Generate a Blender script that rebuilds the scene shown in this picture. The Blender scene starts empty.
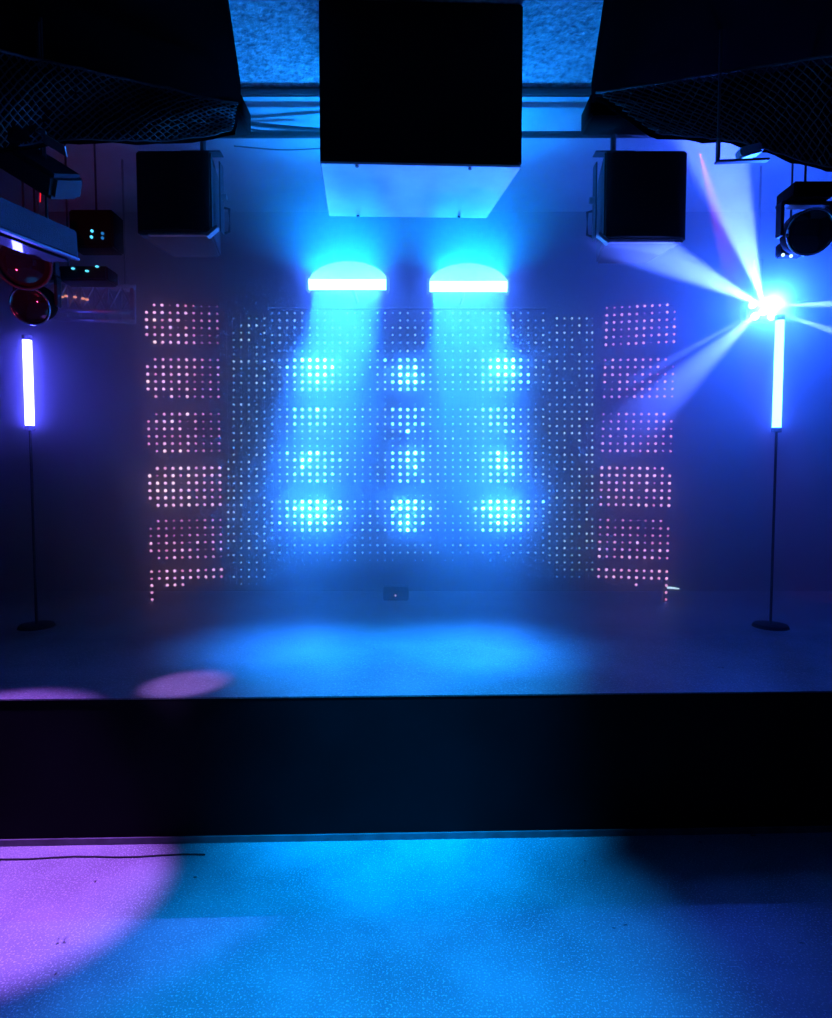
import bpy, bmesh, math, random
from mathutils import Vector, Matrix
random.seed(7)
PI = math.pi
COL = bpy.context.scene.collection

# ---------------------------------------------------------------- camera maths
F = 600.0
PITCH = math.radians(-3.0)
CAM = Vector((0, 0, 1.65))
UP = Vector((0, -math.sin(PITCH), math.cos(PITCH)))
FW = Vector((0, math.cos(PITCH), math.sin(PITCH)))
def ray(px, py):
    return Vector((1, 0, 0)) * ((px - 416) / F) + UP * (-(py - 509) / F) + FW
def at(px, py, Y):
    d = ray(px, py)
    return CAM + d * (Y / d.y)
def onz(px, py, z):
    d = ray(px, py)
    return CAM + d * ((z - CAM.z) / d.z)

# ---------------------------------------------------------------- materials
def newmat(name):
    m = bpy.data.materials.new(name); m.use_nodes = True
    nt = m.node_tree; nt.nodes.clear()
    out = nt.nodes.new('ShaderNodeOutputMaterial')
    return m, nt, out
def pmat(name, col, rough=.5, metal=0., nscale=0, namt=.15, bump=0., bscale=40, spec=.5):
    m, nt, out = newmat(name)
    b = nt.nodes.new('ShaderNodeBsdfPrincipled')
    b.inputs['Base Color'].default_value = (*col, 1)
    b.inputs['Roughness'].default_value = rough
    b.inputs['Metallic'].default_value = metal
    b.inputs['Specular IOR Level'].default_value = spec
    nt.links.new(b.outputs[0], out.inputs['Surface'])
    tc = nt.nodes.new('ShaderNodeTexCoord')
    if nscale:
        n = nt.nodes.new('ShaderNodeTexNoise'); n.inputs['Scale'].default_value = nscale
        n.inputs['Detail'].default_value = 6
        nt.links.new(tc.outputs['Object'], n.inputs['Vector'])
        r = nt.nodes.new('ShaderNodeValToRGB')
        r.color_ramp.elements[0].position = .3; r.color_ramp.elements[1].position = .7
        r.color_ramp.elements[0].color = (*[c * (1 - namt) for c in col], 1)
        r.color_ramp.elements[1].color = (*[min(1, c * (1 + namt)) for c in col], 1)
        nt.links.new(n.outputs['Fac'], r.inputs[0])
        nt.links.new(r.outputs[0], b.inputs['Base Color'])
    if bump:
        n = nt.nodes.new('ShaderNodeTexNoise'); n.inputs['Scale'].default_value = bscale
        n.inputs['Detail'].default_value = 5
        nt.links.new(tc.outputs['Object'], n.inputs['Vector'])
        bp = nt.nodes.new('ShaderNodeBump'); bp.inputs['Strength'].default_value = bump
        bp.inputs['Distance'].default_value = .02
        nt.links.new(n.outputs['Fac'], bp.inputs['Height'])
        nt.links.new(bp.outputs[0], b.inputs['Normal'])
    return m
def emat(name, col, s, sampled=True):
    m, nt, out = newmat(name)
    e = nt.nodes.new('ShaderNodeEmission')
    e.inputs[0].default_value = (*col, 1); e.inputs[1].default_value = s
    nt.links.new(e.outputs[0], out.inputs['Surface'])
    m.cycles.emission_sampling = 'FRONT' if sampled else 'NONE'
    return m

M = {}
M['black'] = pmat('black_paint', (.0025, .0025, .003), .75, nscale=8, bump=.1, spec=.12)
M['grille'] = pmat('speaker_grille_steel', (.010, .010, .013), .5, nscale=300, namt=.6)
M['cab'] = pmat('textured_cabinet_paint', (.05, .05, .055), .45, bump=.3, bscale=200)
M['steel'] = pmat('worn_steel', (.35, .36, .38), .35, .8, nscale=20)
M['dsteel'] = pmat('dark_steel', (.06, .06, .07), .4, .6, nscale=20)
M['chrome'] = pmat('polished_chrome', (.75, .76, .8), .12, 1.)
M['white'] = pmat('white_reflector', (.85, .87, .9), .5)
M['panel'] = pmat('pale_sheet_panel', (.75, .80, .85), .30, .55, nscale=2.2, namt=.2, spec=1.)
M['felt'] = pmat('matt_black_cloth', (.0015, .0015, .002), 1., nscale=8, spec=0)
M['netdark'] = pmat('dark_net_cord', (.022, .022, .027), .7, nscale=9, namt=.5)
M['cable'] = pmat('black_cable_rubber', (.012, .012, .014), .6)
M['net'] = pmat('knotted_net_cord', (.045, .045, .055), .6, nscale=9, namt=.5)
M['stage_front'] = pmat('black_stage_cladding', (.0045, .0045, .006), .9, nscale=3, namt=.3, spec=.1)
M['kick'] = pmat('scuffed_kick_strip', (.12, .12, .13), .6, nscale=12, namt=.3)
M['wall'] = pmat('dark_wall_paint', (.02, .02, .024), .9, nscale=3, namt=.3, bump=.15, bscale=8, spec=.05)
M['backwall'] = pmat('backdrop_paint', (.06, .06, .065), .95, nscale=2, namt=.15, spec=.05)
M['concrete'] = pmat('smooth_concrete', (.38, .39, .41), .8, nscale=3.5, namt=.22, bump=.35, bscale=9)
M['rough'] = pmat('sprayed_rough_plaster', (.33, .34, .36), .9, nscale=30, namt=.5, bump=1., bscale=38)
M['lens'] = pmat('dark_lens_glass', (.02, .02, .03), .05, 0, spec=1.)
M['red'] = emat('red_indicator', (1, .02, .05), .8, False)

def floor_mat(name, col, joint=False):
    m, nt, out = newmat(name)
    N = nt.nodes; L = nt.links
    b = N.new('ShaderNodeBsdfPrincipled'); L.new(b.outputs[0], out.inputs['Surface'])
    tc = N.new('ShaderNodeTexCoord')
    big = N.new('ShaderNodeTexNoise'); big.inputs['Scale'].default_value = 3; big.inputs['Detail'].default_value = 8
    L.new(tc.outputs['Object'], big.inputs['Vector'])
    r = N.new('ShaderNodeValToRGB')
    r.color_ramp.elements[0].position = .3; r.color_ramp.elements[1].position = .72
    r.color_ramp.elements[0].color = (*[c * .72 for c in col], 1)
    r.color_ramp.elements[1].color = (*[c * 1.2 for c in col], 1)
    L.new(big.outputs['Fac'], r.inputs[0])
    # pale flecks: floor speckle and painted sparkle of grazing light
    fl = N.new('ShaderNodeTexNoise'); fl.inputs['Scale'].default_value = 150; fl.inputs['Detail'].default_value = 2
    L.new(tc.outputs['Object'], fl.inputs['Vector'])
    fr = N.new('ShaderNodeValToRGB'); fr.color_ramp.elements[0].position = .56; fr.color_ramp.elements[1].position = .68
    L.new(fl.outputs['Fac'], fr.inputs[0])
    mx = N.new('ShaderNodeMixRGB'); mx.blend_type = 'MIX'
    mx.inputs[2].default_value = (*[min(1, c * 2.1) for c in col], 1)
    L.new(fr.outputs[0], mx.inputs[0]); L.new(r.outputs[0], mx.inputs[1])
    # dark chips and stains
    ch = N.new('ShaderNodeTexVoronoi'); ch.inputs['Scale'].default_value = 4.5
    wn = N.new('ShaderNodeTexNoise'); wn.inputs['Scale'].default_value = 14
    L.new(tc.outputs['Object'], wn.inputs['Vector'])
    add = N.new('ShaderNodeMixRGB'); add.blend_type = 'ADD'; add.inputs[0].default_value = .18
    L.new(tc.outputs['Object'], add.inputs[1]); L.new(wn.outputs['Color'], add.inputs[2])
    L.new(add.outputs[0], ch.inputs['Vector'])
    cr = N.new('ShaderNodeValToRGB'); cr.color_ramp.elements[0].position = .035; cr.color_ramp.elements[1].position = .06
    cr.color_ramp.elements[0].color = (.12, .12, .12, 1); cr.color_ramp.elements[1].color = (1, 1, 1, 1)
    L.new(ch.outputs['Distance'], cr.inputs[0])
    mu = N.new('ShaderNodeMixRGB'); mu.blend_type = 'MULTIPLY'; mu.inputs[0].default_value = 1
    L.new(mx.outputs[0], mu.inputs[1]); L.new(cr.outputs[0], mu.inputs[2])
    L.new(mu.outputs[0], b.inputs['Base Color'])
    b.inputs['Roughness'].default_value = .42
    b.inputs['Specular IOR Level'].default_value = .45
    bp = N.new('ShaderNodeBump'); bp.inputs['Strength'].default_value = .45; bp.inputs['Distance'].default_value = .006
    bn = N.new('ShaderNodeTexNoise'); bn.inputs['Scale'].default_value = 110; bn.inputs['Detail'].default_value = 3
    L.new(tc.outputs['Object'], bn.inputs['Vector'])
    L.new(bn.outputs['Fac'], bp.inputs['Height']); L.new(bp.outputs[0], b.inputs['Normal'])
    return m
M['floor'] = floor_mat('speckled_floor', (.30, .31, .33))
M['deck'] = floor_mat('worn_stage_deck', (.10, .105, .11))

# ---------------------------------------------------------------- mesh helpers
def add_box(bm, c, s, rot=None, bev=0):
    r = bmesh.ops.create_cube(bm, size=1)
    vs = r['verts']
    mt = Matrix.Translation(Vector(c))
    if rot is not None: mt = mt @ rot.to_4x4()
    mt = mt @ Matrix.Diagonal((*s, 1))
    bmesh.ops.transform(bm, matrix=mt, verts=vs)
    if bev:
        es = list({e for v in vs for e in v.link_edges})
        bmesh.ops.bevel(bm, geom=es, offset=bev, segments=2, affect='EDGES', clamp_overlap=True)
def add_cyl(bm, a, b, r1, r2=None, n=14, caps=True):
    a, b = Vector(a), Vector(b); r2 = r1 if r2 is None else r2
    d = b - a
    q = d.to_track_quat('Z', 'Y').to_matrix().to_4x4()
    r = bmesh.ops.create_cone(bm, cap_ends=caps, segments=n, radius1=r1, radius2=r2, depth=d.length)
    bmesh.ops.transform(bm, matrix=Matrix.Translation((a + b) / 2) @ q, verts=r['verts'])
def add_tube(bm, pts, r, n=8):
    pts = [Vector(p) for p in pts]
    rings = []
    for i, p in enumerate(pts):
        t = (pts[min(i + 1, len(pts) - 1)] - pts[max(i - 1, 0)]).normalized()
        s = t.cross(Vector((0, 0, 1)))
        if s.length < 1e-3: s = t.cross(Vector((0, 1, 0)))
        s.normalize(); u = s.cross(t)
        rings.append([bm.verts.new(p + (s * math.cos(a) + u * math.sin(a)) * r) for a in [2 * PI * k / n for k in range(n)]])
    for i in range(len(rings) - 1):
        for k in range(n):
            bm.faces.new((rings[i][k], rings[i][(k + 1) % n], rings[i + 1][(k + 1) % n], rings[i + 1][k]))
    bm.faces.new(rings[0][::-1]); bm.faces.new(rings[-1])
def add_sphere(bm, c, r, sc=(1, 1, 1), u=14, v=9):
    q = bmesh.ops.create_uvsphere(bm, u_segments=u, v_segments=v, radius=r)
    bmesh.ops.transform(bm, matrix=Matrix.Translation(Vector(c)) @ Matrix.Diagonal((*sc, 1)), verts=q['verts'])
def add_torus(bm, c, axis, R, r, n=28, k=8, a0=0, a1=2 * PI):
    c = Vector(c); axis = Vector(axis).normalized()
    s = axis.cross(Vector((0, 0, 1)))
    if s.length < 1e-3: s = Vector((1, 0, 0))
    s.normalize(); u = s.cross(axis)
    pts = [c + (s * math.cos(a) + u * math.sin(a)) * R for a in [a0 + (a1 - a0) * i / n for i in range(n + 1)]]
    add_tube(bm, pts, r, k)
def add_loft(bm, rings, close=True):
    vr = [[bm.verts.new(p) for p in ring] for ring in rings]
    n = len(vr[0])
    for i in range(len(vr) - 1):
        for k in range(n if close else n - 1):
            bm.faces.new((vr[i][k], vr[i][(k + 1) % n], vr[i + 1][(k + 1) % n], vr[i + 1][k]))
    return vr
def obj(name, bm, mat, parent=None, smooth=False, kind=None, label=None):
    me = bpy.data.meshes.new(name)
    bmesh.ops.recalc_face_normals(bm, faces=bm.faces[:])
    bm.to_mesh(me); bm.free()
    if smooth:
        for p in me.polygons: p.use_smooth = True
    me.materials.append(mat)
    o = bpy.data.objects.new(name, me); COL.objects.link(o)
    if parent is not None:
        o.parent = parent
        base = parent
        off = Vector()
        while base is not None:
            off += base.location; base = base.parent
        o.data.transform(Matrix.Translation(-off))
    if kind: o['kind'] = kind
    if label: o['label'] = label
    return o
def nb(): return bmesh.new()
def thing(name, label, cat, loc=(0, 0, 0), group=None):
    o = bpy.data.objects.new(name, None); COL.objects.link(o)
    o.empty_display_size = .05
    o.location = loc; o['label'] = label; o['category'] = cat
    if group: o['group'] = group
    return o
def struct(name, bm, mat, label=None):
    o = obj(name, bm, mat); o['kind'] = 'structure'
    if label: o['label'] = label
    return o
def light(name, typ, loc, target, power, col, parent=None, **kw):
    d = bpy.data.lights.new(name, typ); d.energy = power; d.color = col
    for k, v in kw.items(): setattr(d, k, v)
    o = bpy.data.objects.new(name, d); COL.objects.link(o)
    o.location = loc
    if target is not None:
        o.rotation_euler = (Vector(target) - Vector(loc)).to_track_quat('-Z', 'Y').to_euler()
    return o

# ---------------------------------------------------------------- room
ZS = at(416, 695.5, onz(416, 839.5, 0).y).z      # stage height
ZC = 3.92                      # ceiling height
YB = 5.15                      # back wall
XW = 4.0
fl0, fl1 = onz(0, 846, 0), onz(832, 832, 0)         # foot of the stage, left and right in view
sl = (fl1.y - fl0.y) / (fl1.x - fl0.x)
def yfront(x): return fl0.y + (x - fl0.x) * sl
yedge = yfront
bm = nb(); add_box(bm, (0, 1.0, -.05), (2 * XW, 8.6, .1)); struct('floor', bm, M['floor'])
bm = nb(); add_box(bm, (0, YB + .05, ZC / 2), (2 * XW, .1, ZC)); struct('wall_back', bm, M['backwall'])
bm = nb(); add_box(bm, (-XW - .05, 1.0, ZC / 2), (.1, 8.6, ZC)); struct('wall_left', bm, M['wall'])
bm = nb(); add_box(bm, (XW + .05, 1.0, ZC / 2), (.1, 8.6, ZC)); struct('wall_right', bm, M['wall'])
bm = nb(); add_box(bm, (0, -3.35, ZC / 2), (2 * XW, .1, ZC)); struct('wall_rear', bm, M['wall'])
bm = nb(); add_box(bm, (0, .95, ZC + .05), (2 * XW, 8.7, .1)); struct('ceiling', bm, M['rough'])
y95 = onz(416, 96, ZC - .05).y
bm = nb(); add_box(bm, (0, (y95 + YB) / 2, ZC - .025), (2 * XW, YB - y95, .05), bev=.008); struct('trim_1', bm, M['concrete'])

# stage
st = thing('stage', 'low black-fronted stage with a worn grey deck lit blue', 'stage', (0, 3.9, 0))
def prism(bm, pts, z0, z1):
    lo = [bm.verts.new((x, y, z0)) for x, y in pts]; hi = [bm.verts.new((x, y, z1)) for x, y in pts]
    n = len(pts)
    bm.faces.new(lo[::-1]); bm.faces.new(hi)
    for k in range(n): bm.faces.new((lo[k], lo[(k + 1) % n], hi[(k + 1) % n], hi[k]))
X0 = XW - .002
bm = nb()
prism(bm, [(-X0, yedge(-X0)), (X0, yedge(X0)), (X0, YB - .002), (-X0, YB - .002)], ZS - .007, ZS)
obj('stage_deck', bm, M['deck'], st)
bm = nb()
prism(bm, [(-X0, yedge(-X0) + .003), (X0, yedge(X0) + .003), (X0, YB - .01), (-X0, YB - .01)], .0, ZS - .008)
obj('stage_front', bm, M['stage_front'], st, label='matt black stage front')
bm = nb()
prism(bm, [(-X0, yedge(-X0) - .006), (X0, yedge(X0) - .006), (X0, yedge(X0) + .002), (-X0, yedge(-X0) + .002)], .001, .030)
obj('kick_strip', bm, M['kick'], st, label='scuffed grey strip along the foot of the stage')
# thin dark tube drawn in place of the floor's joint groove
bm = nb()
p0, p1 = onz(-60, 861, 0), onz(205, 855.5, 0)
add_tube(bm, [p0.lerp(p1, t / 12) + Vector((0, .006 * math.sin(t * 1.3), .004)) for t in range(13)], .0035, 6)
o = obj('floor_cable', bm, M['cable'], smooth=True)
o['label'] = 'thin dark line in place of a floor joint by the foot of the stage'; o['category'] = 'cable'

# ---------------------------------------------------------------- LED curtain
BLUE = (.05, .30, 1.0)
def lv(base, s): return [emat(base + '_%s' % 'abcdefg'[i], c, k, False) for i, (c, k) in enumerate(s)]
mb = [((.08, .48, 1), .9), ((.24, .70, 1), 1.2), ((.45, .88, 1), 1.4), ((.62, .95, 1), 1.6), ((.05, .25, 1), 32.0), ((.020, .18, 1), 190.0)]
mp = [((.55, .10, .40), .9), ((.85, .20, .58), 1.3), ((1, .30, .72), 1.6), ((1, .40, .84), 1.8), ((1, .50, .92), 2.1), ((1, .62, .80), 2.6)]
LB = lv('blue_led', mb); LP = lv('pink_led', mp)
for k in (4, 5): LB[k].cycles.emission_sampling = 'FRONT'
SZ = [.0050, .0064, .0078, .0090, .0115, .0150]  # bloom put into the dot size: brighter levels are drawn larger
SZP = [.0056, .0074, .0092, .0106, .0118, .0126]
def dome(bm, c, r, nrm):
    """one LED: a shallow six sided lens cap facing nrm"""
    c = Vector(c); nrm = Vector(nrm).normalized()
    s = nrm.cross(Vector((0, 0, 1))).normalized(); u = s.cross(nrm)
    n = 8
    r0 = [bm.verts.new(c + (s * math.cos(2 * PI * k / n) + u * math.sin(2 * PI * k / n)) * r) for k in range(n)]
    r1 = [bm.verts.new(c + nrm * r * .55 + (s * math.cos(2 * PI * k / n) + u * math.sin(2 * PI * k / n)) * r * .65) for k in range(n)]
    t = bm.verts.new(c + nrm * r * .8)
    fs = []
    for k in range(n):
        fs.append(bm.faces.new((r0[k], r0[(k + 1) % n], r1[(k + 1) % n], r1[k])))
        fs.append(bm.faces.new((r1[k], r1[(k + 1) % n], t)))
    return fs
def led_mesh(level, pink, nrm):
    bm = nb(); dome(bm, (0, 0, 0), (SZP if pink else SZ)[level], nrm)
    me = bpy.data.meshes.new('led'); bm.to_mesh(me); bm.free()
    me.materials.append((LP if pink else LB)[level])
    return me
def make_leds(parent, leds, nrm, pink, keep=100):
    """leds: list of (point, level). The first `keep` by size become parts, the rest one part."""
    cache = {}
    order = sorted(leds, key=lambda q: -q[1])
    ind, rest = (order, []) if len(order) <= keep else (order[:keep], order[keep:])
    for p, l in ind:
        if l not in cache: cache[l] = led_mesh(l, pink, nrm)
        o = bpy.data.objects.new('led', cache[l]); COL.objects.link(o)
        o.parent = parent; o.location = Vector(p) - parent.location
    if rest:
        me = bpy.data.meshes.new('led_field')
        bm = nb()
        for p, l in rest:
            for f in dome(bm, Vector(p) - parent.location, (SZP if pink else SZ)[l], nrm): f.material_index = l
        bm.to_mesh(me); bm.free()
        for m in (LP if pink else LB): me.materials.append(m)
        o = bpy.data.objects.new('led_field', me); COL.objects.link(o); o.parent = parent; o['kind'] = 'stuff'

YC, YF = 4.92, 4.78
def ycurt(px):
    if 272 <= px <= 543: return YC
    if px < 272:
        return YC - .05 * (272 - px) / 44 if px > 228 else YC - .05 - .16 * (228 - px) / 83
    return YC - .05 * (px - 543) / 48 if px < 591 else YC - .05 - .16 * (px - 591) / 83
def pick(v):
    for i, t in enumerate((.12, .30, .55, .90, 1.6)):
        if v < t: return i
    return 5
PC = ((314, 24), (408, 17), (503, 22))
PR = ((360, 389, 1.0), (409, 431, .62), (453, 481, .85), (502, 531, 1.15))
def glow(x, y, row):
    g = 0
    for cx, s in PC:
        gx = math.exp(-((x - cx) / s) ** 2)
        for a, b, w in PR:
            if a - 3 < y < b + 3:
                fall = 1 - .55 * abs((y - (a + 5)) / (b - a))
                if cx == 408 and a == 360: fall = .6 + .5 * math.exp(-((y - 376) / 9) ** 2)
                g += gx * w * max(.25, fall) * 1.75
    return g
rows_c = [313, 320.3, 327.7, 335, 342.6, 351, 360, 367.2, 374.6, 382, 389.3, 397, 404, 409.5, 416.8, 424, 431.3, 438.5, 446,
          453, 460, 467, 474.2, 481, 488, 495.5, 501.7, 508.5, 516, 523, 530, 538, 545.2, 552.5, 560.2]
DIM = {397: .15, 404: .10, 488: .03, 495.5: .25, 538: .22, 560.2: .12}
# centre
centre = []
cols_c = [272.2 + 7.53 * k for k in range(37)]
for x in cols_c:
    for y in rows_c:
        f = DIM.get(y, 1)
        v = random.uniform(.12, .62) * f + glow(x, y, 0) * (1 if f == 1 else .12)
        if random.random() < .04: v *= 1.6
        if f < 1 and random.random() > .25 + f * 1.6: continue
        if f == 1 and v < .3 and random.random() < .15: continue
        if y > 540: v *= .75
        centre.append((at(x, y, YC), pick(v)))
# flaps beside it
def flap(cols, bottom):
    out = []
    for i, x in enumerate(cols):
        k = 0; y = 318.3
        while y < bottom[i]:
            v = random.uniform(.10, .72)
            if y > 550: v *= .75
            if random.random() > .10: out.append((at(x, y, ycurt(x)), min(3, pick(v))))
            y += 7.18 - .02 * (i if x > 400 else 5 - i) * 0
    return out
flapL = [q for q in flap([228.4, 233.8, 241.3, 249.0, 256.7, 264.4], [556, 580, 590, 589, 584, 578]) if q[0].x > at(231, 400, 4.87).x or q[0].z < at(228, 455, 4.87).z]
flapR = flap([549.6, 557.0, 564.6, 572.0, 579.4, 586.8, 592.2], [570, 578, 582, 583, 577, 575, 572])
flapR = [q for q in flapR]

def curtain_net(parent, xs, ylist, yf):
    bm = nb()
    for x in xs:
        p, q = at(x, ylist[0] - 4, yf(x)), at(x, ylist[-1] + 5, yf(x))
        add_box(bm, (p + q) / 2 + Vector((0, .012, 0)), (.002, .002, (p - q).length))
    return obj('cable_strand', bm, M['felt'], parent)
t = thing('led_curtain', 'wide middle LED curtain of blue white dots with twelve bright clusters', 'LED curtain', at(407, 600, YC))
curtain_net(t, cols_c, rows_c, ycurt)
bm = nb(); a, b = at(268, 308, YC), at(547, 308, YC); add_cyl(bm, a + Vector((0, .02, 0)), b + Vector((0, .02, 0)), .008)
obj('top_rail', bm, M['cable'], t)
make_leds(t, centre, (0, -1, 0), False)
for nm, leds, cols, lab in (('l', flapL, [227.6, 234.0, 241.8, 249.4, 257.0, 264.7], 'narrow strip of small blue LED dots beside the left pink screens'),
                            ('r', flapR, [549.6, 557.0, 564.6, 572.0, 579.4, 586.8, 592.2], 'narrow strip of small blue LED dots beside the right pink screens')):
    t = thing('led_curtain', lab, 'LED curtain', at(sum(cols) / len(cols), 600, YC))
    curtain_net(t, cols, [316, 585], ycurt)
    make_leds(t, leds, (.12 if nm == 'l' else -.12, -1, 0), False)

# pink wing panels: rows 6 (last one 2 to 5), ten or eleven columns
mods = [(306.6, 6), (360.2, 6), (414.2, 6), (467.8, 6), (519.8, 6), (569.5, 5)]
ordn = ['topmost', 'second from the top', 'third from the top', 'fourth from the top', 'fifth from the top', 'lowest']
for side in ('left', 'right'):
    for mi, (y0, nr) in enumerate(mods):
        leds = []
        for c in range(11):
            for r in range(nr):
                y = y0 + (7.3 if mi < 5 else 6.9) * r
                tt = (y - 306) / 290
                if side == 'left':
                    x = 146.3 + 5.8 * tt + c * (7.86 - .12 * tt)
                    edge = (225 - x) / 80          # 1 at the outer end
                else:
                    x = 675 - 9.0 * tt - c * (7.55 - .0 * tt)
                    edge = (x - 597) / 80
                ysh = edge * (tt - .4) * 4.5
                if side == 'right' and mi == 0: ysh -= edge * 2.5 - 2
                if c == 10: continue
                if mi < 5:
                    if side == 'left' and c == 0 and r in (0, 5): continue
                    if side == 'right' and c == 0 and r == 0: continue
                    v = random.uniform(.42, 1.0)
                    if side == 'left' and mi < 4: v += .55 * (c < 6) * random.random()
                    if side == 'left' and mi < 3 and c > 6: v *= .7
                    if mi == 4: v *= .75 if r < 3 else 1.1
                    if mi == 3: v += .25
                    if mi == 0 and r == 0 and c > 5: v *= .5
                    if random.random() < .07: v *= .25
                else:
                    if r > 1 and c != 0 and not (r == 2 and c in ((2, 3, 4) if side == 'left' else (4,))): continue
                    v = random.uniform(.7, 1.2)
                lvl = 0 if v < .3 else 1 if v < .5 else 2 if v < .75 else 3 if v < 1 else 4 if v < 1.3 else 5
                leds.append((at(x, y + ysh, ycurt(x)), lvl))
        cx = 187 if side == 'left' else 633
        t = thing('led_dot_screen', '%s pink LED dot screen at the %s end of the curtain' % (ordn[mi], side),
                  'LED screen', at(cx, y0 + 18, ycurt(cx)), 'pink LED dot screens at the %s of the curtain' % side)
        bm = nb()
        for r in range(nr if mi < 5 else 3):
            y = y0 + 7.3 * r; tt = (y - 306) / 290
            xa, xb = (146.3 + 5.8 * tt, 219 + 4 * tt) if side == 'left' else (675 - 9 * tt, 604 - 8 * tt)
            pa, pb = at(xa, y + (tt - .4) * 4.5, ycurt(xa)), at(xb, y, ycurt(xb))
            add_tube(bm, [pa + Vector((0, .014, 0)), pb + Vector((0, .014, 0))], .0013, 4)
        obj('led_strip', bm, M['felt'], t)
        make_leds(t, leds, (.15 if side == 'left' else -.15, -1, 0), True)

# ---------------------------------------------------------------- two wash lights over the curtain
M['bar'] = emat('burning_lamp_bar', (.038, .125, 1.0), 60)
M['hood'] = pmat('white_enamel_reflector', (.9, .91, .93), .45)
def wash(px, py, side):
    Y = 4.45
    c = at(px, py, Y)
    t = thing('wash_light', 'glowing white and blue wash light over the middle curtain, %s of the pair' % side, 'stage light', c, 'wash lights above the LED curtain')
    W = .29
    # half-dome reflector added above and behind the lamp bar for its glow
    bm = nb(); rings = []
    for i in range(9):
        th = i / 8 * PI / 2
        rr = math.cos(th)
        ring = []
        for k in range(25):
            a = PI * k / 24
            x = W * math.cos(a) * (.45 + .55 * rr) ** .6 if False else W * 1.02 * math.cos(a) * max(rr, .02) ** .35
            z = .015 + .165 * math.sin(a) * max(rr, .02) ** .5
            ring.append(c + Vector((x, .015 + .10 * math.sin(th), z)))
        rings.append(ring)
    vr = add_loft(bm, rings, False)
    o = obj('reflector', bm, M['hood'], t, smooth=True, label='white domed reflector added for the glow')
    md = o.modifiers.new('s', 'SOLIDIFY'); md.thickness = .006
    bm = nb(); add_cyl(bm, c + Vector((-W + .01, -.01, 0)), c + Vector((W - .01, -.01, 0)), .036, n=16)
    obj('lamp_bar', bm, M['bar'], t, smooth=True, label='burning white lamp bar')
    bm = nb()
    for s in (-1, 1): add_box(bm, c + Vector((s * W, -.005, .0)), (.02, .10, .10), bev=.006)
    obj('end_bracket', bm, M['white'], t)
    bm = nb(); add_cyl(bm, c + Vector((0, .12, .08)), Vector((c.x, YB, c.z + .08)), .014)
    obj('wall_arm', bm, M['dsteel'], t)
    return c
cL = wash(348, 285, 'left')
cR = wash(468, 287, 'right')
for c, dx in ((cL, -.10), (cR, .0)):
    # light thrown down in a sheet through the haze
    light('wash_beam', 'AREA', c + Vector((0, -.045, -.045)), c + Vector((dx, -.40, -1)), 88, (.012, .19, 1.0),
          shape='RECTANGLE', size=.50, size_y=.06, spread=math.radians(28))
    # extra area light added at the bar to brighten ceiling and box underside
    light('added_wash_fill', 'AREA', c + Vector((0, -.06, .04)), c + Vector((0, -1, .85)), 40, (.0, .24, 1.0),
          shape='RECTANGLE', size=.50, size_y=.05, spread=math.radians(110))

# ---------------------------------------------------------------- ceiling box unit
t = thing('ceiling_unit', 'large black box unit hung from the ceiling with a bright pale underside', 'ceiling unit', (0, 3.27, 3.2))
zb = None
n0, n1 = at(320, 163, 2.96), at(522, 167, 2.96)
zb = n0.z
f0, f1 = onz(328.5, 216.5, zb), onz(487, 218.5, zb)
n1 = onz(522, 167, zb)
foot = [n0, n1, f1, f0]
g0, g1 = n0.copy(), n1.copy()
bm = nb()
prism(bm, [(p.x, p.y) for p in foot], zb + .012, ZC - .002)
es = [e for e in bm.edges]
bmesh.ops.bevel(bm, geom=es, offset=.008, segments=2, affect='EDGES')
obj('housing', bm, M['black'], t)
bm = nb(); cx = sum(p.x for p in foot) / 4; cy = sum(p.y for p in foot) / 4
prism(bm, [(cx + (p.x - cx) * .99, cy + (p.y - cy) * .985) for p in foot], zb, zb + .011)
obj('bottom_panel', bm, M['panel'], t, label='pale sheet underside panel')
for px, py in ((357, 165.5), (470, 168), (358, 215.5), (459, 216.5)):
    p = onz(px, py, zb)
    bm = nb(); add_cyl(bm, p + Vector((0, 0, -.006)), p + Vector((0, 0, .002)), .009, n=10)
    obj('screw', bm, M['dsteel'], t)

# rigging pipe and cables
YP = 3.80
def zat(py, Y): return at(416, py, Y).z
t = thing('rigging_pipe', 'long black horizontal pipe under the ceiling carrying the two loudspeakers', 'pipe', (0, YP, zat(134, YP)))
bm = nb(); a, b = at(120, 135, YP), at(720, 134.5, YP); add_cyl(bm, a, b, .019, n=12)
obj('pipe', bm, M['cable'], t, smooth=True)
for px in (205, 330, 512, 628):
    p = at(px, 135, YP); bm = nb(); add_cyl(bm, p, (p.x, p.y, ZC - .05), .007)
    obj('hanger', bm, M['dsteel'], t)
def hang_cable(pts, r, lab):
    bm = nb()
    P = [Vector(p) for p in pts]; out = []
    for i in range(len(P) - 1):
        for k in range(6):
            u = k / 6
            p0, p1, p2, p3 = P[max(i - 1, 0)], P[i], P[i + 1], P[min(i + 2, len(P) - 1)]
            out.append(.5 * ((2 * p1) + (-p0 + p2) * u + (2 * p0 - 5 * p1 + 4 * p2 - p3) * u * u + (-p0 + 3 * p1 - 3 * p2 + p3) * u ** 3))
    out.append(P[-1]); add_tube(bm, out, r, 6)
    o = obj('cable', bm, M['cable'], smooth=True); o['label'] = lab; o['category'] = 'cable'; return o
hang_cable([at(205, 100, 3.78), at(245, 101, 3.78), at(290, 103.5, 3.78), at(345, 110, 3.76)], .012, 'upper black cable under the ceiling left of the box unit')
hang_cable([at(240, 112, 3.84), at(268, 110, 3.84), at(292, 106, 3.83), at(340, 108, 3.83)], .008, 'thin black cable crossing below the upper cable left of the box unit')
hang_cable([at(212, 114, 3.84), at(240, 122, 3.84), at(280, 127, 3.84), at(345, 132, 3.82)], .013, 'black cable sloping down to the pipe left of the box unit')
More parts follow.
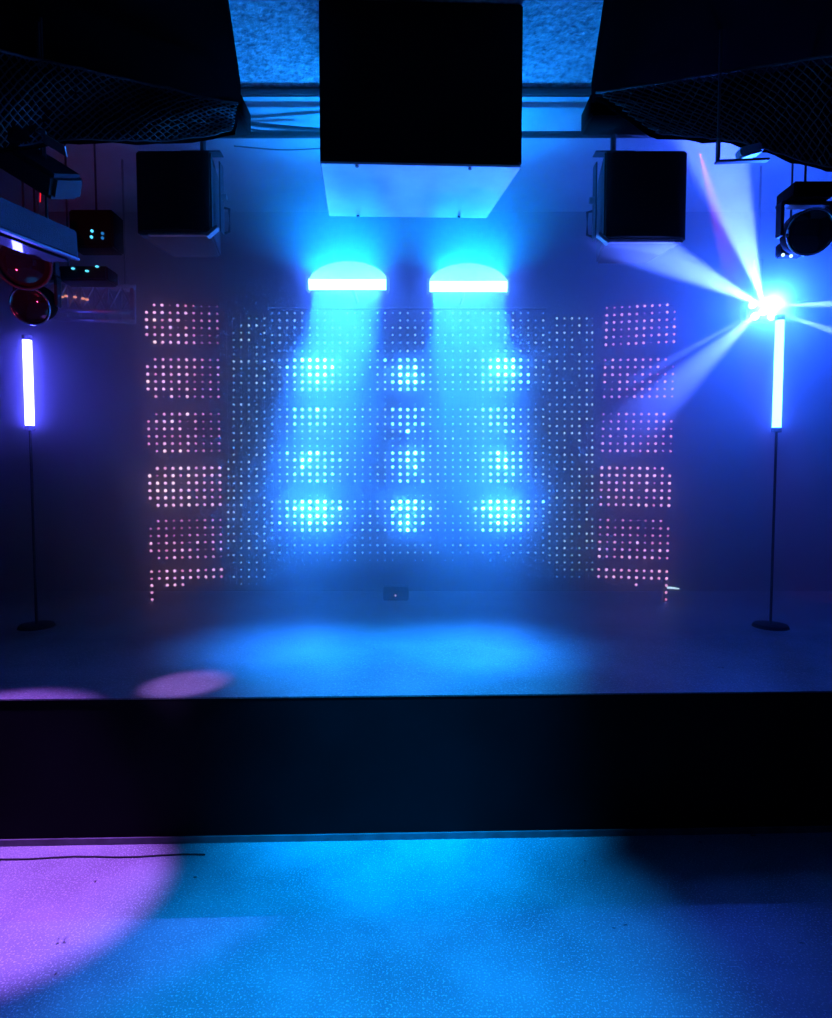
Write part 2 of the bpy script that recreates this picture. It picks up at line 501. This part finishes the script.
hang_cable([at(218, 118, 3.89), at(232, 125, 3.89), at(262, 131, 3.89), at(300, 131, 3.88)], .006, 'thinnest black cable just above the pipe left of the box unit')
hang_cable([at(495, 105, 3.78), at(540, 107, 3.78), at(585, 109, 3.78), at(640, 112, 3.8)], .012, 'black cable under the ceiling right of the box unit')
hang_cable([at(234, 146, 3.9), at(250, 147.5, 3.95), at(285, 150, 3.95), at(330, 148, 3.95)], .004, 'very thin cable below the pipe left of the box unit')

# ---------------------------------------------------------------- loudspeakers
def speaker(x0, x1, xs, y0, y1, side, Y):
    """front face x0..x1 (px), inner side shows to xs"""
    D = .40
    a, b = at(x0, y0, Y), at(x1, y1, Y)
    c = (a + b) / 2; w = b.x - a.x; h = a.z - b.z
    t = thing('loudspeaker', 'black loudspeaker hanging from the pipe %s of the ceiling box unit' % side, 'loudspeaker', (c.x, Y + D / 2, b.z))
    s = 1 if side == 'left' else -1         # inner side direction
    z0, z1 = b.z, a.z
    bm = nb()
    # trapezoid cabinet, front wider than back
    f = [(c.x - w / 2, Y + .02), (c.x + w / 2, Y + .02), (c.x + w / 2 - .07 - .03 * (s < 0), Y + D), (c.x - w / 2 + .07, Y + D)]
    prism(bm, f, z0, z1)
    bmesh.ops.bevel(bm, geom=bm.edges[:], offset=.012, segments=2, affect='EDGES')
    obj('cabinet', bm, M['cab'], t)
    bm = nb(); 
    rings = []
    for j in range(2):
        pass
    # slightly bowed perforated grille
    n = 12
    ring = []
    for k in range(n + 1):
        u = k / n; ring.append((c.x - w / 2 + .012 + (w - .024) * u, Y + .018 - .022 * math.sin(PI * u)))
    pts = ring + [(ring[-1][0], Y + .0195), (ring[0][0], Y + .0195)]
    prism(bm, pts, z0 + .02, z1 - .02)
    obj('grille', bm, M['grille'], t, label='dark perforated front grille')
    # yoke bracket on the inner side with knob
    xi = c.x + s * (w / 2)
    bm = nb()
    add_box(bm, (xi + s * .012, Y + .17, (z0 + z1) / 2 + .03), (.008, .07, h * .86), bev=.002)
    add_box(bm, (xi - s * .10, Y + .17, z1 + .055), (.24, .07, .008), bev=.002)
    obj('yoke', bm, M['dsteel'], t)
    bm = nb(); add_cyl(bm, (xi + s * .016, Y + .17, (z0 + z1) / 2 + .04), (xi + s * .045, Y + .17, (z0 + z1) / 2 + .04), .022, .018, 12)
    obj('knob', bm, M['steel'], t)
    bm = nb(); zc = z1 + .055
    add_cyl(bm, (xi - s * .10, YP, zc), (xi - s * .10, YP, at(416, 135, YP).z + .035), .018)
    add_torus(bm, (xi - s * .10, YP, at(416, 135, YP).z), (1, 0, 0), .027, .009, 16)
    obj('clamp', bm, M['dsteel'], t)
    # lit bottom edge of the cabinet painted as pale steel strips
    bm = nb(); add_box(bm, (c.x + s * .03, Y + .012, z0 - .006), (w * .80, .03, .012), bev=.003)
    obj('lit_edge_lip', bm, M['steel'], t)
    bm = nb(); add_box(bm, (xi + s * .004, Y + .015, z0 + .012), (.085, .05, .02), Matrix.Rotation(-s * .7, 3, 'Y'), bev=.004)
    add_box(bm, (xi - s * .035, Y + .01, z0 - .004), (.06, .03, .014), bev=.003)
    obj('corner_cap', bm, M['steel'], t, label='bright metal corner cap')
    bm = nb()
    hz = (z0 + z1) / 2 - .06
    add_tube(bm, [(xi - s * .008, Y + .27, hz + .08), (xi + s * .03, Y + .265, hz + .07), (xi + s * .03, Y + .265, hz - .07), (xi - s * .008, Y + .27, hz - .08)], .009, 8)
    obj('handle', bm, M['dsteel'], t)
speaker(133, 211, 224, 148, 233, 'left', 3.62)
speaker(606, 688, 592, 148, 240, 'right', 3.62)

# ---------------------------------------------------------------- black bulkheads and nets at the two upper corners
for sgn, pe, nm in ((-1, 240, 'left'), (1, 592, 'right')):
    Y = 3.55
    p = at(pe, 112, Y)
    t = thing('ceiling_bulkhead', 'large black boxed mass under the ceiling at the upper %s' % nm, 'bulkhead', (p.x + sgn * 1.2, Y + .15, p.z))
    xo = sgn * (XW - .01)
    bm = nb(); add_box(bm, ((p.x + xo) / 2, Y + .13, (p.z + ZC - .052) / 2), (abs(xo - p.x), .22, ZC - .052 - p.z), bev=.012)
    obj('fascia', bm, M['felt'], t)
    # soffit running towards the hall, its inner edge in line with the sight line
    q = at(pe, 60, 2.6)
    bm = nb()
    za = at(pe, -10, 2.7).z
    prism(bm, [(p.x, Y + .02), (q.x + (p.x - q.x) * .02, 2.2), (xo, 2.2), (xo, Y + .02)][::1 if sgn < 0 else 1], ZC - .12, ZC - .004)
    obj('soffit', bm, M['felt'], t)

def net(name, label, corners, Ys, nu, nv, seed, cord):
    """cord net between four pixel corners (tl, tr, br, bl) with depths Ys"""
    rnd = random.Random(seed)
    bm = nb(); V = {}
    def P(u, v):
        tl, tr, br, bl = corners
        x = (tl[0] * (1 - u) + tr[0] * u) * (1 - v) + (bl[0] * (1 - u) + br[0] * u) * v
        y = (tl[1] * (1 - u) + tr[1] * u) * (1 - v) + (bl[1] * (1 - u) + br[1] * u) * v
        Yd = (Ys[0] * (1 - u) + Ys[1] * u) * (1 - v) + (Ys[3] * (1 - u) + Ys[2] * u) * v
        y += 5 * math.sin(u * 7 + v * 2) * (v) + rnd.uniform(-.8, .8) + 4 * math.sin(u * PI) * v
        Yd += .03 * math.sin(u * 11 + v * 5)
        return at(x + rnd.uniform(-.8, .8), y, Yd)
    for i in range(nu + 1):
        for j in range(nv + 1):
            if (i + j) % 2 == 0: V[i, j] = bm.verts.new(P(i / nu, j / nv))
    for (i, j), v in list(V.items()):
        for di in (1, -1):
            w = V.get((i + di, j + 1))
            if w: bm.edges.new((v, w))
        if j in (0, nv) and (i + 2, j) in V: bm.edges.new((v, V[i + 2, j]))
    # turn every edge into a cord
    out = nb()
    for e in bm.edges:
        a, b = e.verts[0].co, e.verts[1].co
        add_cyl(out, a, b, .0032, n=5, caps=False)
    bm.free()
    t = thing(name, label, 'net', corners_mid(corners, Ys))
    obj('cord_mesh', out, cord, t)
    cl = nb(); rg = []
    for j in range(9):
        rg.append([P(i / 24, j / 8 * .97) + Vector((0, .05 + .01 * math.sin(i * 1.3), 0)) for i in range(25)])
    add_loft(cl, rg, False)
    o = obj('backing_cloth', cl, M['felt'], t, smooth=True, label='matt black cloth behind the cords')
    md = o.modifiers.new('s', 'SOLIDIFY'); md.thickness = .004
    # head rope
    rp = nb(); tl, tr = corners[0], corners[1]
    pts = [at(tl[0] + (tr[0] - tl[0]) * k / 16, tl[1] + (tr[1] - tl[1]) * k / 16 + rnd.uniform(-1, 1), Ys[0] + (Ys[1] - Ys[0]) * k / 16) for k in range(17)]
    add_tube(rp, pts, .006, 6)
    obj('head_rope', rp, cord, t, smooth=True)
def corners_mid(c, Ys): return at(sum(p[0] for p in c) / 4, sum(p[1] for p in c) / 4, sum(Ys) / 4)
net('cargo_net', 'knotted cord net draped under the black bulkhead at the upper left', [(-40, 42), (238, 104), (232, 128), (-40, 150)], [2.5, 3.4, 3.4, 2.6], 62, 18, 3, M['net'])
net('cargo_net', 'knotted cord net draped under the black bulkhead at the upper right', [(596, 92), (872, 50), (872, 168), (655, 128)], [3.4, 2.6, 2.7, 3.3], 54, 18, 5, M['netdark'])

# ---------------------------------------------------------------- LED tubes on stands
M['tubeL'] = emat('burning_tube_violet', (.075, .075, 1.0), 52)
M['tubeR'] = emat('burning_tube_blue', (.023, .10, 1.0), 45)
def tube(px, y0, y1, Y, mat, lab):
    a, b = at(px, y0, Y), at(px, y1, Y)
    t = thing('led_tube', lab, 'tube light', (a.x, Y, ZS))
    bm = nb(); add_cyl(bm, (a.x, Y, b.z), (a.x, Y, a.z), .026, n=18); obj('glowing_tube', bm, mat, t, smooth=True, label='burning white tube')
    bm = nb()
    for z in (a.z, b.z): add_cyl(bm, (a.x, Y, z - .015), (a.x, Y, z + .015), .030, n=18)
    obj('end_cap', bm, M['dsteel'], t)
    bm = nb(); add_cyl(bm, (a.x, Y, ZS + .02), (a.x, Y, b.z - .012), .008); obj('stand_pole', bm, M['black'], t)
    bm = nb(); add_cyl(bm, (a.x, Y, ZS), (a.x, Y, ZS + .02), .11, .10, 24); obj('stand_base', bm, M['black'], t)
tube(27, 338, 428, 3.9, M['tubeL'], 'glowing violet white vertical tube light at the left of the stage')
tube(780, 318, 430, 3.9, M['tubeR'], 'glowing blue white vertical tube light at the right of the stage')

# ---------------------------------------------------------------- moving head lamps
def moving_head(name, c, d, r, lab, lensm, top):
    c = Vector(c); d = Vector(d).normalized()
    t = thing(name, lab, 'stage light', c)
    q = d.to_track_quat('Z', 'Y').to_matrix()
    L = r * 2.0
    bm = nb()
    prof = [(0, .55), (.12, .80), (.4, .98), (.8, 1.0), (1.0, .97)]
    rings = []
    for z, k in prof:
        rings.append([c + q @ Vector((math.cos(2 * PI * i / 28) * r * k, math.sin(2 * PI * i / 28) * r * k, (z - 1) * L)) for i in range(28)])
    vr = add_loft(bm, rings); bm.faces.new(vr[0][::-1])
    obj('head_shell', bm, M['black'], t, smooth=True)
    bm = nb(); add_torus(bm, c, d, r * .98, r * .07); obj('lens_rim', bm, M['chrome'], t, smooth=True, label='bright lens rim')
    bm = nb(); 
    rings = [[c + q @ Vector((math.cos(2 * PI * i / 24) * r * k, math.sin(2 * PI * i / 24) * r * k, z * r)) for i in range(24)] for k, z in ((.95, -.03), (.7, .08), (.35, .14), (.04, .16))]
    vr = add_loft(bm, rings); bm.faces.new(vr[-1])
    obj('lens', bm, lensm, t, smooth=True)
    bm = nb()
    m = c - d * L * .5
    side = Vector((1, 0, 0))
    for s in (-1, 1): add_box(bm, m + side * s * (r * 1.15) + Vector((0, 0, r * .55)), (r * .16, r * .5, r * 1.5), bev=r * .04)
    add_box(bm, m + Vector((0, 0, r * 1.3)), (r * 2.5, r * .6, r * .18), bev=r * .04)
    obj('yoke', bm, M['dsteel'], t)
    bm = nb(); add_box(bm, m + Vector((0, 0, r * 1.75)), (r * 1.9, r * 1.5, r * .7), bev=r * .08)
    obj('base_box', bm, M['black'], t)
    bm = nb(); add_cyl(bm, m + Vector((0, 0, r * 2.1)), (m.x, m.y, top), .006); obj('drop_pole', bm, M['dsteel'], t)
    return t
moving_head('moving_head_light', at(30, 306, 3.5), (.15, -1, -.45), .105, 'dark round moving head light hanging just over the left tube light', M['lens'], ZC - .05)
moving_head('moving_head_light', at(811, 232, 3.15), (-.25, -1, -.35), .11, 'dark round moving head light with glinting rim high at the right', M['lens'], ZC)

# multi-beam effect light (the bright source of the beams at the right)
src = at(762, 308, 4.3)
t = thing('beam_effect_light', 'blazing multi-beam effect light above the right tube light', 'stage light', src)
M['beamlens'] = emat('blazing_beam_lens', (.016, .10, 1.0), 90)
bm = nb(); add_box(bm, src + Vector((.02, .10, .0)), (.20, .12, .16), bev=.02); obj('housing', bm, M['black'], t)
bm = nb(); add_box(bm, src + Vector((.02, .10, .22)), (.05, .05, .3), bev=.006)
add_cyl(bm, src + Vector((.02, .10, .3)), (src.x + .02, src.y + .1, ZC - .05), .007)
obj('drop_pole', bm, M['dsteel'], t)
lens_off = [(-.05, 0, .03), (.02, -.01, -.02), (.07, 0, .03), (.09, 0, -.05), (-.03, 0, -.05)]
for q in lens_off:
    bm = nb(); add_sphere(bm, src + Vector(q) + Vector((0, .03, 0)), .03); obj('lens', bm, M['beamlens'], t, smooth=True)

# ---------------------------------------------------------------- left cluster of fixtures
# long strobe fixture close to the hall, seen from below
a, b = at(-30, 208, 2.5), at(64, 246, 3.0)
t = thing('strobe_bar', 'long rectangular strobe light with a lit lower edge at the left, under the net', 'stage light', (a + b) / 2)
dv = (b - a); Ln = dv.length; rotm = dv.to_track_quat('X', 'Z').to_matrix()
bm = nb(); add_box(bm, (a + b) / 2, (Ln, .16, .13), rotm, bev=.008); obj('housing', bm, M['cab'], t)
bm = nb(); add_box(bm, (a + b) / 2 + rotm @ Vector((0, -.075, -.07)), (Ln * .98, .018, .010), rotm); obj('edge_strip', bm, M['steel'], t)
bm = nb(); add_box(bm, (a + b) / 2 + rotm @ Vector((0, .01, -.075)), (Ln * .9, .10, .012), rotm); obj('lamp_window', bm, M['lens'], t)
for k in (-.35, .35):
    bm = nb(); p = (a + b) / 2 + rotm @ Vector((k * Ln, .02, .06)); add_cyl(bm, p, (p.x, p.y, ZC - .118), .006)
    obj('drop_pole', bm, M['dsteel'], t)
# round lamp added under it to catch the red glow
c = at(24, 264, 3.25)
t = thing('par_light', 'dark barrel shaped lamp added to catch the red glow under the long strobe light', 'stage light', c)
d = Vector((.55, -1, -.25)).normalized(); q = d.to_track_quat('Z', 'Y').to_matrix()
bm = nb(); rings = [[c + q @ Vector((math.cos(2 * PI * i / 28) * .13 * k, math.sin(2 * PI * i / 28) * .13 * k, z)) for i in range(28)] for z, k in ((-.30, .55), (-.26, .8), (-.12, .95), (.0, 1.), (.02, 1.03), (.04, 1.03), (.04, .94), (-.01, .9))]
vr = add_loft(bm, rings); bm.faces.new(vr[0][::-1]); obj('barrel', bm, M['cab'], t, smooth=True)
bm = nb(); rings = [[c + q @ Vector((math.cos(2 * PI * i / 24) * .12 * k, math.sin(2 * PI * i / 24) * .12 * k, z)) for i in range(24)] for k, z in ((1, 0), (.7, .02), (.35, .03), (.04, .034))]
vr = add_loft(bm, rings); bm.faces.new(vr[-1]); obj('lens', bm, M['lens'], t, smooth=True)
bm = nb()
for sx in (-1, 1): add_box(bm, c + q @ Vector((sx * .145, 0, -.1)) + Vector((0, 0, .07)), (.012, .04, .20), bev=.002)
add_box(bm, c + q @ Vector((0, 0, -.1)) + Vector((0, 0, .165)), (.28, .04, .012), bev=.002); obj('yoke', bm, M['dsteel'], t)
bm = nb(); p = c + q @ Vector((0, 0, -.1)) + Vector((0, 0, .165)); add_cyl(bm, p, (p.x, p.y, ZC - .118), .006); obj('drop_pole', bm, M['dsteel'], t)
# fixture above with shiny flap
c = at(42, 160, 2.9)
t = thing('flood_light', 'dark flood light with a shiny tilted flap in front of the left net', 'stage light', c)
rt = Matrix.Rotation(.55, 3, 'Y') @ Matrix.Rotation(.5, 3, 'X')
bm = nb(); add_box(bm, c + Vector((-.05, .05, -.02)), (.34, .20, .12), rt, bev=.02); obj('housing', bm, M['cab'], t)
bm = nb(); add_box(bm, at(55, 145, 2.78), (.115, .05, .006), Matrix.Rotation(.55, 3, 'Y') @ Matrix.Rotation(-.6, 3, 'X')); obj('barn_door', bm, M['steel'], t, label='shiny tilted metal flap')
bm = nb(); p = at(20, 130, 2.85); add_box(bm, p, (.24, .012, .012), Matrix.Rotation(.10, 3, 'Y')); obj('edge_strip', bm, M['steel'], t)
bm = nb(); add_cyl(bm, c + Vector((-.03, .05, .03)), (c.x - .03, c.y + .05, ZC), .006); obj('drop_pole', bm, M['dsteel'], t)
# red indicator wand
p, q = at(41, 182, 3.0), at(40, 202, 3.0)
bm = nb(); add_cyl(bm, p, q, .0035, n=6); t = obj('indicator_strip', bm, M['red']); t['label'] = 'short thin red glowing strip at the left below the flood light'; t['category'] = 'indicator light'
# truss
t = thing('lighting_truss', 'short metal lighting truss behind the left tube light and moving head', 'truss', at(95, 300, 4.2))
bm = nb(); ch = []
for (y0, y1, dy) in ((282, 287, 0), (310, 312, 0), (284, 290, .22), (318, 322, .22)):
    p, q = at(40, y0, 4.1 + dy), at(135, y1, 4.1 + dy); ch.append((p, q)); add_cyl(bm, p, q, .016, n=10)
obj('chord', bm, M['steel'], t, smooth=True)
bm = nb(); N = 7
for k in range(N):
    u0, u1 = k / N, (k + 1) / N
    A, B = ch[0], ch[1]
    add_cyl(bm, A[0].lerp(A[1], u0), B[0].lerp(B[1], u1 if k % 2 == 0 else u0), .008, n=6)
    add_cyl(bm, B[0].lerp(B[1], u0), A[0].lerp(A[1], u1), .008, n=6)
obj('brace', bm, M['steel'], t)
bm = nb()
for k in range(N):
    u0, u1 = k / N, (k + 1) / N
    add_cyl(bm, ch[2][0].lerp(ch[2][1], u0), ch[3][0].lerp(ch[3][1], u1), .008, n=6)
    add_cyl(bm, ch[3][0].lerp(ch[3][1], u1), ch[2][0].lerp(ch[2][1], u1), .008, n=6)
obj('brace', bm, M['steel'], t)
M['orange'] = emat('orange_indicator', (1, .35, .25), 1.0, False)  # orange glints on the truss, painted as glowing dots
for px, py in ((62, 297), (66, 296), (75, 297), (83, 298.5), (87, 299.5)):
    bm = nb(); add_sphere(bm, at(px, py, 4.05), .010, (1.3, 1, .8), u=8, v=6); obj('indicator', bm, M['orange'], t)
bm = nb(); p = at(133, 303, 4.1); add_box(bm, p, (.03, .03, .19), bev=.004); obj('end_plate', bm, M['steel'], t, label='bright end plate')
for k in (0, .9):
    bm = nb(); p = ch[2][0].lerp(ch[2][1], k); add_cyl(bm, p, (p.x, p.y, ZC - .05), .007)
    obj('drop_pole', bm, M['dsteel'], t)
# dimmer box with four blue indicator lights
M['ind'] = emat('blue_indicator_and_glint', (.10, .65, 1), 1.3, False)
M['indd'] = emat('dim_blue_indicator', (.03, .30, .9), .5, False)
M['indp'] = emat('pink_indicator', (1, .5, .8), 1.5, False)
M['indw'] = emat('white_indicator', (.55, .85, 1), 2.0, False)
c = at(97, 233, 3.7)
t = thing('dimmer_box', 'black dimmer box with four small blue indicator lights left of the hanging loudspeaker', 'control box', c)
bm = nb(); add_box(bm, c, (.26, .14, .22), bev=.01); obj('housing', bm, M['black'], t)
for (px, py, m) in ((92, 231, 'ind'), (91.5, 237, 'ind'), (102.5, 233.5, 'indd'), (102.5, 238, 'indd')):
    bm = nb(); add_sphere(bm, at(px, py, 3.625), .009, u=10, v=6); obj('indicator', bm, M[m], t)
bm = nb(); add_cyl(bm, c + Vector((0, 0, .1)), (c.x, c.y, ZC - .05), .006); obj('drop_pole', bm, M['dsteel'], t)
c = at(84, 274, 3.7)
t = thing('dimmer_box', 'flat black box with three glowing blue highlight dots above the lighting truss', 'control box', c)
bm = nb(); add_box(bm, c + Vector((0, .05, 0)), (.30, .14, .085), bev=.01); obj('housing', bm, M['black'], t)
for (px, py) in ((73, 268.5), (87, 271), (97, 266.5)):  # highlights painted as glowing blue dots
    bm = nb(); add_sphere(bm, at(px, py, 3.675), .0085, (1.4, 1, .8), u=10, v=6); obj('indicator', bm, M['ind'], t)
bm = nb(); add_cyl(bm, c + Vector((-.12, .05, .03)), (c.x - .12, c.y + .05, ZC - .05), .006); obj('drop_pole', bm, M['dsteel'], t)

# ---------------------------------------------------------------- right upper fixture
c = at(745, 156, 3.0)
t = thing('flood_light', 'dark flood light with a pale tilted body below the right bulkhead', 'stage light', c)
bm = nb(); add_box(bm, at(718, 150, 3.0), (.012, .03, .10), bev=.003); add_box(bm, at(742, 161, 3.0), (.26, .03, .012), Matrix.Rotation(-.04, 3, 'Y'), bev=.003)
obj('bracket', bm, M['dsteel'], t)
bm = nb(); add_box(bm, at(749, 152, 3.0), (.11, .06, .045), Matrix.Rotation(-.25, 3, 'Y'), bev=.008); obj('lamp_body', bm, M['steel'], t, label='pale lamp body')
bm = nb(); p = at(718, 145, 3.0); add_cyl(bm, p, (p.x, p.y, ZC - .1), .006); obj('drop_pole', bm, M['dsteel'], t)
t = thing('beam_effect_light', 'small glowing balls painting glints under the moving head light at the right', 'stage light', at(790, 250, 3.4))
bm = nb(); add_box(bm, at(790, 250, 3.66), (.14, .08, .08), bev=.01); obj('housing', bm, M['black'], t)
for px, py in ((787, 249), (783, 255), (794, 247), (791, 256)):  # specular glints painted as small glowing balls
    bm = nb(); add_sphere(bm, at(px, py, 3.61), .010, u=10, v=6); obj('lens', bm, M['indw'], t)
bm = nb(); p = at(790, 245, 3.66); add_cyl(bm, p, (p.x, p.y, ZC - .1), .006); obj('drop_pole', bm, M['dsteel'], t)
t = thing('cable_connector', 'small glowing white connector at the lower right corner of the LED curtain', 'connector', at(671, 588, 4.7))
bm = nb(); add_cyl(bm, at(667, 587.5, 4.7), at(679, 588.6, 4.7), .009, .005, 10); obj('glowing_plug', bm, M['indw'], t)
bm = nb(); add_tube(bm, [at(667, 587.5, 4.7), at(664, 592, 4.7), at(664, 600, 4.7), at(664.5, 603, 4.7)], .004, 6); obj('lead', bm, M['cable'], t)
# small box at the back of the stage with two lights
p = at(396, 600, 4.75)
t = thing('stage_box', 'small black box at the back of the stage with two tiny pink lights', 'box', (p.x, 4.75, ZS))
bm = nb(); add_box(bm, (p.x, 4.78, ZS + .0585), (.20, .12, .11), bev=.008); obj('housing', bm, M['black'], t)
for px, py in ((395.5, 595.5), (396.5, 603)):
    bm = nb(); add_sphere(bm, at(px, py, 4.715), .008, u=8, v=6); obj('indicator', bm, M['indp'], t)

# ---------------------------------------------------------------- lights of the venue
VIO = (.55, .30, 1.0)
# beams of the effect light
def spot(n, loc, tgt, p, col, deg, blend=.3, r=.01):
    return light(n, 'SPOT', loc, tgt, p, col, spot_size=math.radians(deg), spot_blend=blend, shadow_soft_size=r)
S = src + Vector((0, -.06, 0))
spot('beam', S + Vector((-.03, 0, .03)), at(722, 170, 3.9), 11000, (.05, .10, 1), 21, .4)
spot('beam', S + Vector((-.03, 0, .03)), at(703, 170, 3.9), 9000, (.07, .12, 1), 6, .7)
spot('beam', S + Vector((-.03, 0, .03)), at(744, 170, 3.9), 5000, (.07, .12, 1), 5, .7)
spot('beam', S + Vector((-.03, 0, .0)), at(640, 245, 3.65), 7000, (.06, .12, 1), 13, .6)
spot('beam', S + Vector((-.03, 0, -.02)), at(640, 377, 3.65), 3500, (.06, .12, 1), 3, .4)
spot('beam', S + Vector((-.03, 0, -.02)), at(640, 420, 3.65), 3000, (.06, .12, 1), 14, .8)
spot('beam', S + Vector((.08, 0, .0)), at(860, 303, 3.7), 9000, (.06, .12, 1), 6, .5)
spot('beam', S + Vector((.08, 0, -.05)), at(860, 340, 3.7), 9000, (.06, .12, 1), 5, .5)
# blue wash from over the hall onto floor and deck, magenta spot from the left, weak violet glow
def hall_lamp(loc, tgt, lab):
    moving = moving_head('moving_head_light', loc, Vector(tgt) - Vector(loc), .09, lab, M['lens'], ZC)
CY = (.0, .30, 1.0)
spot('magenta_beam', at(699, 150, 4.0), at(730, 262, 4.2), 500, (.9, .03, .5), 12, .6)
light('lens_glow', 'POINT', S + Vector((.02, -.03, 0)), None, 210, (.015, .09, 1), shadow_soft_size=.03)
spot('floor_wash', (-.15, 1.5, 3.6), onz(375, 1000, 0), 1250, (.0, .30, 1), 40, 1., .05)
spot('deck_wash', (.0, 2.0, 3.72), onz(405, 668, ZS), 2700, (.0, .31, 1), 36, 1., .05)
spot('violet_spot', (-2.5, 2.4, 3.7), onz(22, 893, 0), 1800, (.40, .13, 1.0), 17, .55, .03)
spot('violet_spot', (-2.2, 1.6, 3.7), onz(185, 684, ZS), 1500, (.5, .22, 1.0), 7, .7, .03)
spot('red_spot', (-1.9, 1.5, 1.9), at(24, 260, 3.2), 45, (1.0, .03, .12), 26, .8, .03)

# ---------------------------------------------------------------- haze
m, nt, out = newmat('stage_haze')
ad = nt.nodes.new('ShaderNodeAddShader')
for k, (dn, g) in enumerate(((.50, .86), (.20, .15))):
    v = nt.nodes.new('ShaderNodeVolumeScatter'); v.inputs['Color'].default_value = (1, 1, 1, 1)
    v.inputs['Density'].default_value = dn; v.inputs['Anisotropy'].default_value = g
    nt.links.new(v.outputs[0], ad.inputs[k])
nt.links.new(ad.outputs[0], out.inputs['Volume'])
bm = nb(); add_box(bm, (0, (3.6 + YB + .2) / 2, ZC / 2), (2 * XW + .3, YB + .2 - 3.6, ZC + .3))
hz = obj('haze', bm, m); hz['kind'] = 'stuff'; hz['label'] = 'thin smoke haze hanging over the back of the stage'; hz['category'] = 'haze'

# ---------------------------------------------------------------- camera, world, view
w = bpy.data.worlds.new('World'); bpy.context.scene.world = w; w.use_nodes = True
w.node_tree.nodes['Background'].inputs[0].default_value = (0, 0, 0, 1)
w.node_tree.nodes['Background'].inputs[1].default_value = 0
cd = bpy.data.cameras.new('camera'); cam = bpy.data.objects.new('camera', cd); COL.objects.link(cam)
cam.location = CAM; cam.rotation_euler = (PI / 2 + PITCH, 0, 0)
cd.sensor_fit = 'VERTICAL'; cd.sensor_height = 36; cd.sensor_width = 36; cd.lens = F / 1018 * 36
cd.clip_start = .01
sc = bpy.context.scene; sc.camera = cam
sc.view_settings.view_transform = 'Standard'; sc.view_settings.look = 'None'
sc.view_settings.gamma = 1; sc.view_settings.use_curve_mapping = False
sc.view_settings.exposure = 0
cy = sc.cycles
cy.use_denoising = True
cy.max_bounces = 5; cy.diffuse_bounces = 3; cy.glossy_bounces = 3; cy.volume_bounces = 1; cy.transmission_bounces = 2
cy.sample_clamp_indirect = 6
